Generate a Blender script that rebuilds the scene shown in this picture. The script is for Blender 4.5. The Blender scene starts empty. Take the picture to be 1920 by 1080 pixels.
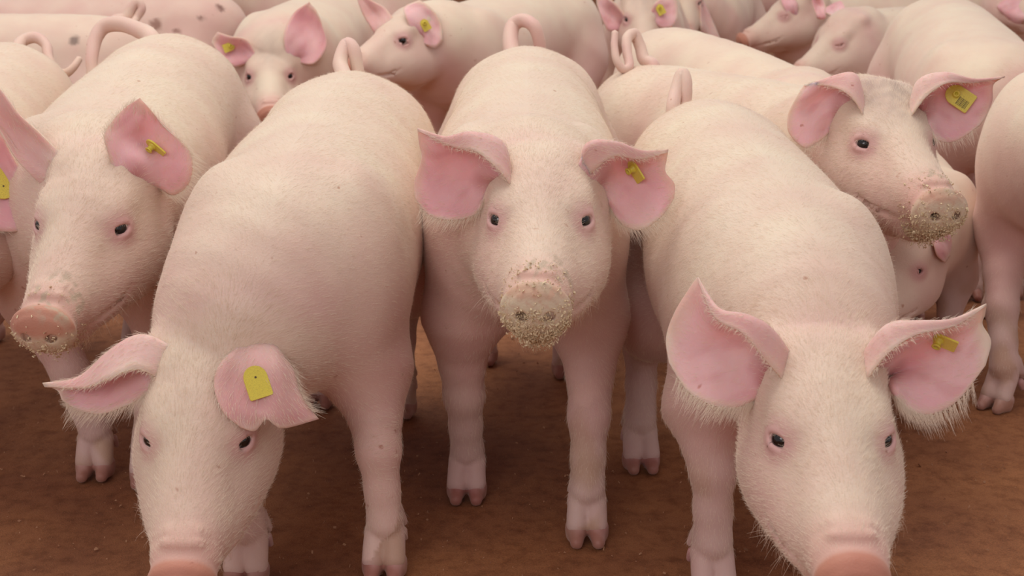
import bpy, bmesh, math, time
import numpy as np
from mathutils import Vector, Matrix

T0 = time.time()
rng = np.random.default_rng(7)
scene = bpy.context.scene
col = scene.collection

# ------------------------------------------------------------------ camera, light, exposure
F_PX, CAM_H = 2600.0, 0.90
PITCH = math.atan(720 / 2600)
CP, SP = math.cos(PITCH), math.sin(PITCH)
cam_d = bpy.data.cameras.new('camera')
cam = bpy.data.objects.new('camera', cam_d)
col.objects.link(cam)
cam.location = (0, 0, CAM_H)
cam.rotation_euler = (math.pi / 2 - PITCH, 0, 0)
cam_d.sensor_width = 36
cam_d.lens = 36 * F_PX / 1920
cam_d.clip_start = 0.05
cam_d.dof.use_dof = True
cam_d.dof.focus_distance = 1.85
cam_d.dof.aperture_fstop = 10.0
scene.camera = cam

scene.view_settings.view_transform = 'Standard'
scene.view_settings.look = 'None'
scene.view_settings.gamma = 1
scene.view_settings.use_curve_mapping = False
scene.view_settings.exposure = 0.0

world = bpy.data.worlds.new('barn_air')
world.use_nodes = True
world.node_tree.nodes['Background'].inputs[0].default_value = (0.95, 0.86, 0.87, 1)
world.node_tree.nodes['Background'].inputs[1].default_value = 0.56
scene.world = world


def area_light(name, loc, target, size, size_y, power, colour):
    d = bpy.data.lights.new(name, 'AREA')
    d.shape = 'RECTANGLE'
    d.size, d.size_y, d.energy, d.color = size, size_y, power, colour
    o = bpy.data.objects.new(name, d)
    o.location = loc
    o.rotation_euler = (Vector(target) - Vector(loc)).to_track_quat('-Z', 'Y').to_euler()
    col.objects.link(o)


area_light('skylight', (-0.6, 3.2, 4.2), (0, 2.8, 0), 3.0, 3.4, 118, (1.0, 0.95, 0.87))
area_light('camera_side_fill', (-1.4, -2.2, 2.6), (0.1, 2.0, 0.3), 2.0, 1.4, 40, (1.0, 0.92, 0.93))  # added soft fill from the camera side, stands for no visible opening


# ------------------------------------------------------------------ projection helpers
def unp(px, py, Z):
    u = (px - 960) / F_PX
    v = (py - 540) / F_PX
    return np.array([u * Z, Z * (CP - v * SP), CAM_H - Z * (SP + v * CP)])


def rotm(yaw, pitch, roll):
    y, p, r = map(math.radians, (yaw, pitch, roll))
    cy, sy, cq, sq, cr, sr = math.cos(y), math.sin(y), math.cos(p), math.sin(p), math.cos(r), math.sin(r)
    return (np.array([[cy, -sy, 0], [sy, cy, 0], [0, 0, 1]]) @ np.array([[cq, 0, sq], [0, 1, 0], [-sq, 0, cq]])
            @ np.array([[1, 0, 0], [0, cr, -sr], [0, sr, cr]]))


def nrm(v):
    v = np.asarray(v, float)
    return v / (np.linalg.norm(v, axis=-1, keepdims=True) + 1e-12)


def sstep(a, b, x):
    t = np.clip((x - a) / (b - a), 0, 1)
    return t * t * (3 - 2 * t)


def wob(P, f, seed=0):
    """cheap smooth noise in -1..1"""
    r = np.random.default_rng(100 + seed)
    out = 0
    for i in range(5):
        d = nrm(r.normal(size=3)) * f * (1 + .6 * i)
        out = out + np.sin(P @ d + r.uniform(0, 6.28) + 1.3 * np.sin(P @ (d[[1, 2, 0]] * .7) + r.uniform(0, 6))) / (1 + .5 * i)
    return out / 2.6


# ------------------------------------------------------------------ materials
def new_mat(name):
    m = bpy.data.materials.new(name)
    m.use_nodes = True
    nt = m.node_tree
    return m, nt, nt.nodes['Principled BSDF']


def simple_mat(name, colour, rough=.5, spec=.4):
    m, nt, b = new_mat(name)
    b.inputs['Base Color'].default_value = (*colour, 1)
    b.inputs['Roughness'].default_value = rough
    b.inputs['Specular IOR Level'].default_value = spec
    return m


def skin_mat(name, sss=.12, rough=.55, bump=.25, scale=420, blotch=.12):
    m, nt, b = new_mat(name)
    N = nt.nodes.new
    at = N('ShaderNodeAttribute'); at.attribute_name = 'tint'
    tc = N('ShaderNodeTexCoord')
    n1 = N('ShaderNodeTexNoise'); n1.inputs['Scale'].default_value = 9; n1.inputs['Detail'].default_value = 5
    n2 = N('ShaderNodeTexNoise'); n2.inputs['Scale'].default_value = scale; n2.inputs['Detail'].default_value = 3
    nt.links.new(tc.outputs['Object'], n1.inputs['Vector'])
    nt.links.new(tc.outputs['Object'], n2.inputs['Vector'])
    r = N('ShaderNodeValToRGB')
    r.color_ramp.elements[0].position = .3; r.color_ramp.elements[0].color = (1 - blotch * .6, 1 - blotch * 1.6, 1 - blotch * 1.3, 1)
    r.color_ramp.elements[1].position = .7; r.color_ramp.elements[1].color = (1, 1, 1, 1)
    nt.links.new(n1.outputs['Fac'], r.inputs['Fac'])
    mx = N('ShaderNodeMix'); mx.data_type = 'RGBA'; mx.blend_type = 'MULTIPLY'; mx.inputs['Factor'].default_value = 1
    nt.links.new(at.outputs['Color'], mx.inputs[6]); nt.links.new(r.outputs['Color'], mx.inputs[7])
    n3 = N('ShaderNodeTexNoise'); n3.inputs['Scale'].default_value = 55; n3.inputs['Detail'].default_value = 2
    nt.links.new(tc.outputs['Object'], n3.inputs['Vector'])
    r3 = N('ShaderNodeValToRGB')
    r3.color_ramp.elements[0].position = .215; r3.color_ramp.elements[0].color = (.72, .56, .50, 1)
    r3.color_ramp.elements[1].position = .27; r3.color_ramp.elements[1].color = (1, 1, 1, 1)
    nt.links.new(n3.outputs['Fac'], r3.inputs['Fac'])
    m2 = N('ShaderNodeMix'); m2.data_type = 'RGBA'; m2.blend_type = 'MULTIPLY'; m2.inputs['Factor'].default_value = 1
    nt.links.new(mx.outputs[2], m2.inputs[6]); nt.links.new(r3.outputs['Color'], m2.inputs[7])
    nt.links.new(m2.outputs[2], b.inputs['Base Color'])
    bp = N('ShaderNodeBump'); bp.inputs['Strength'].default_value = bump; bp.inputs['Distance'].default_value = .002
    nt.links.new(n2.outputs['Fac'], bp.inputs['Height'])
    nt.links.new(bp.outputs['Normal'], b.inputs['Normal'])
    b.inputs['Roughness'].default_value = rough
    b.inputs['Specular IOR Level'].default_value = .28
    b.inputs['Subsurface Weight'].default_value = sss
    b.inputs['Subsurface Radius'].default_value = (.6, .25, .15)
    b.inputs['Subsurface Scale'].default_value = .012
    b.inputs['Sheen Weight'].default_value = .25
    b.inputs['Sheen Tint'].default_value = (1, .88, .75, 1)
    b.inputs['Sheen Roughness'].default_value = .5
    return m


SKIN = skin_mat('pig_skin')
EAR = skin_mat('ear_skin', sss=.55, rough=.6, bump=.2, scale=260, blotch=.22)
HOOF = skin_mat('hoof_horn', sss=0, rough=.45, bump=.35, scale=120, blotch=.3)
EYE = simple_mat('dark_eye', (.006, .005, .005), .06, .6)
EYE_WHITE = simple_mat('eye_white', (.55, .50, .46), .25)


def hair_mat(name, colour):
    m, nt, b = new_mat(name)
    b.inputs['Base Color'].default_value = (*colour, 1)
    b.inputs['Roughness'].default_value = .5
    b.inputs['Specular IOR Level'].default_value = .3
    return m


HAIR = hair_mat('pale_bristle', (.86, .74, .60))
CRUMB = simple_mat('feed_meal', (.70, .57, .37), .8)
TAGM, _nt, _b = new_mat('yellow_plastic')
_b.inputs['Base Color'].default_value = (.66, .56, .06, 1)
_b.inputs['Roughness'].default_value = .35
_b.inputs['Subsurface Weight'].default_value = .1
_b.inputs['Subsurface Scale'].default_value = .003
_n = _nt.nodes.new('ShaderNodeTexNoise'); _n.inputs['Scale'].default_value = 90; _n.inputs['Detail'].default_value = 4
_r = _nt.nodes.new('ShaderNodeValToRGB')
_r.color_ramp.elements[0].position = .34; _r.color_ramp.elements[0].color = (.40, .30, .05, 1)
_r.color_ramp.elements[1].position = .50; _r.color_ramp.elements[1].color = (.78, .66, .08, 1)
_nt.links.new(_n.outputs['Fac'], _r.inputs['Fac']); _nt.links.new(_r.outputs['Color'], _b.inputs['Base Color'])
PRINT = simple_mat('dark_print', (.10, .07, .03), .6)


# ------------------------------------------------------------------ object helpers
def link_mesh(name, V, Fc, mat, parent=None, smooth=True, tint=None):
    me = bpy.data.meshes.new(name)
    V = np.asarray(V, float)
    if parent is not None:
        V = V - np.array(parent.location)
    me.from_pydata(V.tolist(), [], [tuple(map(int, f)) for f in Fc])
    me.update()
    if smooth:
        me.polygons.foreach_set('use_smooth', np.ones(len(me.polygons), bool))
    if tint is not None:
        a = me.color_attributes.new('tint', 'FLOAT_COLOR', 'POINT')
        c = np.ones((len(V), 4), np.float32); c[:, :3] = tint
        a.data.foreach_set('color', c.ravel())
    me.materials.append(mat)
    o = bpy.data.objects.new(name, me)
    col.objects.link(o)
    if parent is not None:
        o.parent = parent
    return o


def tube(pts, rad, n=10, sub=5, cap=True):
    """smooth swept tube through pts"""
    P = crom(np.asarray(pts, float), sub)
    r = np.interp(np.linspace(0, 1, len(P)), np.linspace(0, 1, len(rad)), rad)
    T = nrm(np.gradient(P, axis=0))
    up = np.array([.13, .2, 1.]) if abs(T[0][2]) < .9 else np.array([1., .2, .1])
    N = nrm(np.cross(T[0], up))
    V, Fc = [], []
    for i in range(len(P)):
        N = nrm(N - T[i] * (N @ T[i])); B = np.cross(T[i], N)
        a = np.linspace(0, 2 * math.pi, n, endpoint=False)
        V += list(P[i] + r[i] * (np.cos(a)[:, None] * N + np.sin(a)[:, None] * B))
    for i in range(len(P) - 1):
        for j in range(n):
            k = (j + 1) % n
            Fc.append((i * n + j, i * n + k, (i + 1) * n + k, (i + 1) * n + j))
    if cap:
        V.append(P[-1] + T[-1] * r[-1] * .8); e = len(V) - 1
        V.append(P[0] - T[0] * r[0] * .5); s = len(V) - 1
        L = (len(P) - 1) * n
        for j in range(n):
            k = (j + 1) % n
            Fc.append((L + j, L + k, e)); Fc.append((k, j, s))
    return np.array(V), Fc


def crom(P, sub):
    """Catmull-Rom resample along axis 0"""
    n = len(P)
    Q = np.concatenate([2 * P[:1] - P[1:2], P, 2 * P[-1:] - P[-2:-1]])
    out = []
    for i in range(n - 1):
        p0, p1, p2, p3 = Q[i], Q[i + 1], Q[i + 2], Q[i + 3]
        for t in np.arange(sub) / sub:
            out.append(.5 * (2 * p1 + (p2 - p0) * t + (2 * p0 - 5 * p1 + 4 * p2 - p3) * t * t + (3 * p1 - p0 - 3 * p2 + p3) * t ** 3))
    out.append(P[-1])
    return np.array(out)


# ------------------------------------------------------------------ signed distance modelling
class Field:
    def __init__(s):
        s.p = []

    def add(s, fn, lo, hi, k=.02, op=1):
        m = k + .03
        s.p.append((fn, np.asarray(lo) - m, np.asarray(hi) + m, k, op))

    def ell(s, c, r, R=np.eye(3), k=.02, op=1):
        c, r = np.asarray(c, float), np.asarray(r, float)

        def fn(P):
            q = (P - c) @ R
            k0 = np.linalg.norm(q / r, axis=-1); k1 = np.linalg.norm(q / (r * r), axis=-1) + 1e-9
            return k0 * (k0 - 1) / k1
        m = r.max()
        s.add(fn, c - m, c + m, k, op)

    def cone(s, A, B, ra, rb, k=.02, op=1):
        A, B = np.asarray(A, float), np.asarray(B, float)
        d = B - A; L = d @ d + 1e-12

        def fn(P):
            t = np.clip((P - A) @ d / L, 0, 1)
            return np.linalg.norm(P - A - t[..., None] * d, axis=-1) - (ra + (rb - ra) * t)
        m = max(ra, rb)
        s.add(fn, np.minimum(A, B) - m, np.maximum(A, B) + m, k, op)

    def chain(s, pts, rads, k=.02, op=1):
        for i in range(len(pts) - 1):
            s.cone(pts[i], pts[i + 1], rads[i], rads[i + 1], k, op)

    def econe(s, A, B, a0, b0, a1, b1, Lt, k=.03):
        A, B = np.asarray(A, float), np.asarray(B, float)
        d = B - A; L = d @ d; Fd = nrm(d)
        Lt = nrm(Lt - Fd * (Lt @ Fd)); U = np.cross(Fd, Lt)

        def fn(P):
            t = np.clip((P - A) @ d / L, 0, 1)
            q = P - A - t[..., None] * d
            a = a0 + (a1 - a0) * t; b = b0 + (b1 - b0) * t; c = np.minimum(a, b)
            x, y, z = q @ Lt, q @ U, q @ Fd
            k0 = np.sqrt((x / a) ** 2 + (y / b) ** 2 + (z / c) ** 2)
            k1 = np.sqrt((x / a ** 2) ** 2 + (y / b ** 2) ** 2 + (z / c ** 2) ** 2) + 1e-9
            return k0 * (k0 - 1) / k1
        m = max(a0, b0, a1, b1)
        s.add(fn, np.minimum(A, B) - m, np.maximum(A, B) + m, k)

    @staticmethod
    def mix(D, d, k, op):
        if op == 1:
            h = np.maximum(k - np.abs(D - d), 0) / k
            return np.minimum(D, d) - h * h * k / 4
        d = -d
        h = np.maximum(k - np.abs(D - d), 0) / k
        return np.maximum(D, d) + h * h * k / 4

    def at(s, P):
        D = np.full(len(P), .2)
        for fn, lo, hi, k, op in s.p:
            m = ((P > lo) & (P < hi)).all(1)
            if m.any():
                D[m] = s.mix(D[m], fn(P[m]), k, op)
        return D

    def grid(s, h):
        lo = np.min([p[1] for p in s.p if p[4] == 1], axis=0); hi = np.max([p[2] for p in s.p if p[4] == 1], axis=0)
        n = np.ceil((hi - lo) / h).astype(int) + 1
        ax = [lo[i] + h * np.arange(n[i]) for i in range(3)]
        D = np.full(n, .2)
        for fn, a, b, k, op in s.p:
            i0 = np.clip(np.floor((a - lo) / h).astype(int), 0, n); i1 = np.clip(np.ceil((b - lo) / h).astype(int) + 1, 0, n)
            if (i1 <= i0).any():
                continue
            sl = tuple(slice(x, y) for x, y in zip(i0, i1))
            G = np.stack(np.meshgrid(*[ax[i][sl[i]] for i in range(3)], indexing='ij'), -1)
            D[sl] = s.mix(D[sl], fn(G), k, op)
        return D, lo

    def mesh(s, h):
        """surface nets"""
        D, lo = s.grid(h)
        ins = D < 0
        c = np.zeros(tuple(np.array(D.shape) - 1), int)
        for i in range(8):
            o = (i & 1, i >> 1 & 1, i >> 2 & 1)
            c += ins[tuple(slice(o[j], o[j] + D.shape[j] - 1) for j in range(3))]
        act = (c > 0) & (c < 8)
        idx = -np.ones(act.shape, int); idx[act] = np.arange(act.sum())
        cells = np.argwhere(act)
        acc = np.zeros((len(cells), 3)); cnt = np.zeros(len(cells))
        cor = [np.array((i & 1, i >> 1 & 1, i >> 2 & 1)) for i in range(8)]
        for i in range(8):
            for b in (1, 2, 4):
                if i & b:
                    continue
                A, B = cor[i], cor[i | b]
                da = D[tuple((cells + A).T)]; db = D[tuple((cells + B).T)]
                m = (da < 0) != (db < 0)
                t = da[m] / (da[m] - db[m])
                acc[m] += A + t[:, None] * (B - A); cnt[m] += 1
        V = lo + h * (cells + acc / cnt[:, None])
        Q = []
        for ax in range(3):
            u, v = (ax + 1) % 3, (ax + 2) % 3
            sA = [slice(None)] * 3; sB = [slice(None)] * 3
            sA[ax] = slice(0, -1); sB[ax] = slice(1, None)
            a, b = ins[tuple(sA)], ins[tuple(sB)]
            for flip in (0, 1):
                E = np.argwhere((a & ~b) if not flip else (~a & b))
                E = E[(E[:, u] > 0) & (E[:, v] > 0)]
                E = E[(E[:, u] < act.shape[u]) & (E[:, v] < act.shape[v])]
                eu = np.zeros(3, int); eu[u] = 1; ev = np.zeros(3, int); ev[v] = 1
                q = [idx[tuple((E - o).T)] for o in (eu * 0, eu, eu + ev, ev)]
                q = np.stack(q if not flip else q[::-1], 1)
                Q.append(q)
        return V, np.concatenate(Q)

    def grad(s, P, e=.0008):
        """value and gradient from four samples on a tetrahedron"""
        K = np.array([[1, -1, -1], [-1, -1, 1], [-1, 1, -1], [1, 1, 1.]])
        d = [s.at(P + k * e) for k in K]
        return sum(d) / 4, sum(k * x[:, None] for k, x in zip(K, d)) / (4 * e)

    def snap(s, V, it=2):
        for _ in range(it):
            d, g = s.grad(V)
            gn = (g * g).sum(1) + .05
            V = V - g * np.clip(d / gn, -.006, .006)[:, None]
        return V, nrm(g)


def refine(V, Q, tests):
    """subdivide the quads inside each test region once"""
    bm = bmesh.new()
    vs = [bm.verts.new(v) for v in V.tolist()]
    for q in Q.tolist():
        try:
            bm.faces.new([vs[i] for i in q])
        except ValueError:
            pass
    for fn in tests:
        bm.verts.ensure_lookup_table()
        C = np.array([v.co[:] for v in bm.verts]); m = fn(C)
        bm.verts.index_update()
        ed = [e for e in bm.edges if m[e.verts[0].index] and m[e.verts[1].index]]
        bmesh.ops.subdivide_edges(bm, edges=ed, cuts=1, use_grid_fill=True)
        ng = [f for f in bm.faces if len(f.verts) > 4]
        if ng:
            bmesh.ops.triangulate(bm, faces=ng)
    bm.verts.index_update()
    V2 = np.array([v.co[:] for v in bm.verts])
    F2 = [[v.index for v in f.verts] for f in bm.faces]
    bm.free()
    return V2, F2


# ------------------------------------------------------------------ hair
def strands(name, P, D, N, length, rad, parent, mat=HAIR, lift=.35, curl=.3, npt=4, kind='stuff'):
    n = len(P)
    if n == 0:
        return None
    D = nrm(D - N * (D * N).sum(1, keepdims=True) + 1e-6)
    J = rng.normal(size=(n, 3)) * .18
    d0 = nrm(D + N * lift + J)
    L = np.asarray(length) * rng.uniform(.6, 1.15, n)
    t = np.linspace(0, 1, npt)
    pts = P[:, None, :] - N[:, None, :] * .0005 + d0[:, None, :] * (t[None, :, None] * L[:, None, None]) \
        + (D - N * lift)[:, None, :] * (t ** 2)[None, :, None] * (L * curl)[:, None, None]
    pts = pts - np.array(parent.location)
    hc = bpy.data.hair_curves.new(name)
    hc.add_curves([npt] * n)
    hc.points.foreach_set('position', pts.astype(np.float32).ravel())
    r = (np.broadcast_to(np.asarray(rad, float).reshape(-1, 1), (n, 1)) * (1 - .75 * t)[None]).astype(np.float32).ravel()
    a = hc.attributes.get('radius') or hc.attributes.new('radius', 'FLOAT', 'POINT')
    a.data.foreach_set('value', r)
    hc.materials.append(mat)
    o = bpy.data.objects.new(name, hc)
    col.objects.link(o)
    o.parent = parent
    o['kind'] = kind
    return o


def sample_faces(V, Fc, n, weight=None):
    T = []
    for f in Fc:
        T.append((f[0], f[1], f[2]))
        if len(f) == 4:
            T.append((f[0], f[2], f[3]))
    T = np.array(T)
    A, B, C = V[T[:, 0]], V[T[:, 1]], V[T[:, 2]]
    cr = np.cross(B - A, C - A); ar = np.linalg.norm(cr, axis=1)
    w = ar.copy()
    if weight is not None:
        w = w * weight((A + B + C) / 3, nrm(cr))
    w = w / w.sum()
    i = rng.choice(len(T), n, p=w)
    u, v = rng.random(n), rng.random(n)
    m = u + v > 1
    u[m], v[m] = 1 - u[m], 1 - v[m]
    P = A[i] + u[:, None] * (B - A)[i] + v[:, None] * (C - A)[i]
    return P, nrm(cr[i])


# ------------------------------------------------------------------ colours (linear)
CREAM = np.array([.775, .665, .51])
PINK = np.array([.74, .515, .45])
ROSE = np.array([.74, .36, .37])
EARPINK = np.array([.90, .62, .62])
TERRA = np.array([.52, .23, .15])
MEAL = np.array([.66, .56, .40])
HORN = np.array([.42, .24, .17])
DIRT = np.array([.42, .28, .20])
CAMP = np.array([0, 0, CAM_H])


def lerp(a, b, t):
    return a + (b - a) * np.asarray(t)[:, None]


# ------------------------------------------------------------------ ears, tags, tails
FIELDS = {}


def trace(FF, px, py, z0, z1):
    """optical depth at which the line of sight through a picture point meets the skin"""
    Z = np.arange(z0, z1, .004)
    P = np.array([unp(px, py, z) for z in Z])
    m = np.nonzero(FF.at(P) < 0)[0]
    return Z[m[0]] if len(m) and m[0] > 0 else None


def ear(root, grid, Z0, off=.012, inner='cam', thick=.0035, fine=6, hair=0, side_pink=1.0, fringe=0, name='ear', snap=True):
    """grid: ribs of (px, py, dz); one smooth curved sheet with thickness"""
    FF = FIELDS[root.name]
    hits = [trace(FF, rib[0][0], rib[0][1], Z0 - .35, Z0 + .12) if snap else None for rib in grid]
    hit = [z for z in hits if z]
    if hit:
        Z0 = float(np.median(hit)) + off
    G = np.array([[unp(x, y, Z0 + dz) for x, y, dz in rib] for rib in grid])
    for i, z in enumerate(hits):
        if z and abs(z - Z0) < .06:
            rb = grid[i]
            d = unp(rb[0][0], rb[0][1], z + .004) - G[i, 0]
            G[i] = G[i] + d * np.array([1, .55, .2, .05, 0, 0])[:len(rb), None]
    for j in range(1, G.shape[1] if snap else 0):          # keep the flap outside the skull
        for _ in range(14):
            ins = FF.at(G[:, j]) < .004
            if not ins.any():
                break
            G[ins, j] += nrm(CAMP - G[ins, j]) * .005
    if len(grid) > 5:                        # the folded front edge stays clear of the leaf behind it
        G[0, -1] += nrm(CAMP - G[0, -1]) * .004
        for i in range(2, len(grid)):
            G[i, -1] -= nrm(CAMP - G[i, -1]) * .003
    root0 = G[:, 0] - .25 * (G[:, 1] - G[:, 0]) + nrm(G[:, 0] - CAMP) * .012
    G = np.concatenate([root0[:, None], G], 1)
    G = crom(G, fine)
    G = np.swapaxes(crom(np.swapaxes(G, 0, 1), fine), 0, 1)
    nu, nv = G.shape[:2]
    # small ripples as the cartilage has
    du = np.gradient(G, axis=0); dv = np.gradient(G, axis=1)
    N = nrm(np.cross(du, dv))
    jt = int(nv * .88)
    N[:, jt:] = N[:, jt - 1:jt]
    c = G.mean((0, 1))
    if (N.mean((0, 1)) @ (CAMP - c)) < 0:
        N = -N
    uu = np.linspace(0, 1, nu)[:, None]; vv = np.linspace(0, 1, nv)[None, :]
    rip = (.0011 * np.sin(uu * 17 + vv * 3) + .0026 * np.sin(uu * 7.5 + 2.5 * np.sin(vv * 4))) * np.sin(vv * math.pi) * np.sin(uu * math.pi)
    G = G + N * rip[..., None]
    edge = np.minimum(np.minimum(uu, 1 - uu) * 2.2, (1 - vv) * 1.2 + .0) * np.ones((nu, nv))
    th = thick * (.45 + .55 * sstep(0, .25, edge)) * (1 + .6 * (1 - vv) + 1.2 * sstep(.2, 0, vv))
    A = (G + N * (th / 2)[..., None]).reshape(-1, 3); B = (G - N * (th / 2)[..., None]).reshape(-1, 3)
    V = np.concatenate([A, B]); o = len(A)
    Fc = []
    for i in range(nu - 1):
        for j in range(nv - 1):
            a, b, c2, d = i * nv + j, i * nv + j + 1, (i + 1) * nv + j + 1, (i + 1) * nv + j
            Fc.append((a, b, c2, d)); Fc.append((o + d, o + c2, o + b, o + a))
    ring = [(0, j) for j in range(nv)] + [(i, nv - 1) for i in range(1, nu)] + [(nu - 1, j) for j in range(nv - 2, -1, -1)] + [(i, 0) for i in range(nu - 2, 0, -1)]
    ri = [i * nv + j for i, j in ring]
    for a, b in zip(ri, ri[1:] + ri[:1]):
        Fc.append((b, a, o + a, o + b))
    # colour: pink inside, creamy furred rim and back
    rim = 1 - sstep(.02, .16, edge.ravel())
    nz = wob(G.reshape(-1, 3), 60, 3) * .5 + .5
    inn = lerp(lerp(np.tile(EARPINK, (nu * nv, 1)), ROSE, sstep(.25, .0, (vv * np.ones((nu, 1))).ravel()) * .6), PINK, .45 * nz * (1 - 0))
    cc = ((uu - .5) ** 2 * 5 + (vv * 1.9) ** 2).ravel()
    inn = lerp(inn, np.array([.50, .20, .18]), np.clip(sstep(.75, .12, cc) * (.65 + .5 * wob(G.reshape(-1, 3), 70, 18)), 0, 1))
    st = sstep(.2, .9, np.sin((uu * 26 + 4 * np.sin(vv * 5)) + 0 * vv).ravel() * .5 + wob(G.reshape(-1, 3), 90, 8) * .8)
    inn = lerp(inn, ROSE * .9, st * .35)
    inn = lerp(inn, CREAM, rim * .75)
    vb = sstep(.34, .04, (vv * np.ones((nu, 1))).ravel())
    out = lerp(lerp(np.tile(PINK, (nu * nv, 1)), EARPINK, .30 * np.ones(nu * nv)), CREAM, np.maximum(rim * .7, .15 + .6 * vb))
    tint = np.concatenate([inn, out] if inner == 'cam' else [out, inn])
    ob = link_mesh(name, V, Fc, EAR, root, tint=tint)
    bm = bmesh.new(); bm.from_mesh(ob.data); bmesh.ops.recalc_face_normals(bm, faces=bm.faces); bm.to_mesh(ob.data); bm.free()
    if hair or fringe:
        PP, NN, DD, LL = [], [], [], []
        dvn, dun = nrm(dv), nrm(du)
        if hair:
            m = hair
            i = rng.integers(0, nu, m); j = rng.integers(0, nv, m)
            s = rng.choice([1, -1], m)
            w = edge[i, j]
            keep = (j < nv * .88) & (rng.random(m) < np.where(s * (1 if inner == 'cam' else -1) > 0, .25 + .75 * (w < .2), .9))
            i, j, s = i[keep], j[keep], s[keep]
            PP.append(G[i, j] + N[i, j] * (s * th[i, j] / 2)[:, None] + rng.normal(size=(len(i), 3)) * .001)
            NN.append(N[i, j] * s[:, None]); DD.append(dvn[i, j] + .5 * dun[i, j] * (np.where(i > nu / 2, 1, -1))[:, None])
            LL.append(np.full(len(i), .008))
        if fringe:
            m = fringe
            j = (rng.random(m) * nv * .9).astype(int); i = np.where(rng.random(m) < .78, nu - 1, 0)
            t = rng.random(m)
            PP.append(G[i, j] * (1 - .04 * t[:, None]) + G[np.clip(i - 1, 0, nu - 1), j] * .04 * t[:, None] + rng.normal(size=(m, 3)) * .0012)
            NN.append(-N[i, j] * .8 + .1 * dvn[i, j]); DD.append(dun[i, j] * np.where(i > 0, 1, -1)[:, None] * .9 + dvn[i, j] * .5 - np.array([0, 0, .25]))
            LL.append(np.where(i > 0, .016, .006) * rng.uniform(.3, 1.4, m))
        strands('bristles', np.concatenate(PP), np.concatenate(DD), nrm(np.concatenate(NN)), np.concatenate(LL), .00016, root, lift=.3)
    EARS.setdefault(root.name, []).append(G)
    return ob, G, N


EARS = {}


def plain_ears(root, head, ypr, s=1.0, sides=(1, -1), droop=False):
    """ears of the pigs whose heads the photograph hides, laid out in the head's own frame"""
    R = rotm(*ypr)
    for sd in sides:
        ribs = []
        for x0, x1, x2, z in ((-.070, -.045, -.085, .0), (-.085, -.085, -.100, -.016), (-.105, -.125, -.112, -.010), (-.120, -.150, -.120, .004)):
            rib = []
            for y, x, zz in ((.050, x0, .050), (.074, x0 * .4 + x1 * .6, .048), (.088, x1, .022), (.094, x2, -.018)) if droop else ((.052, x0, .058), (.095, x0 * .4 + x1 * .6, .082 + z), (.140, x1, .080 + z), (.190, x2, .066)):
                P = np.array(head) + R @ (np.array([x, sd * y, zz]) * s)
                Z = P[1] * CP + (CAM_H - P[2]) * SP
                rib.append((960 + F_PX * P[0] / Z, 540 + F_PX * ((CAM_H - P[2]) * CP - P[1] * SP) / Z, Z))
            ribs.append(rib)
        ear(root, ribs, 0.0, off=0, fine=5, snap=False)


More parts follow.
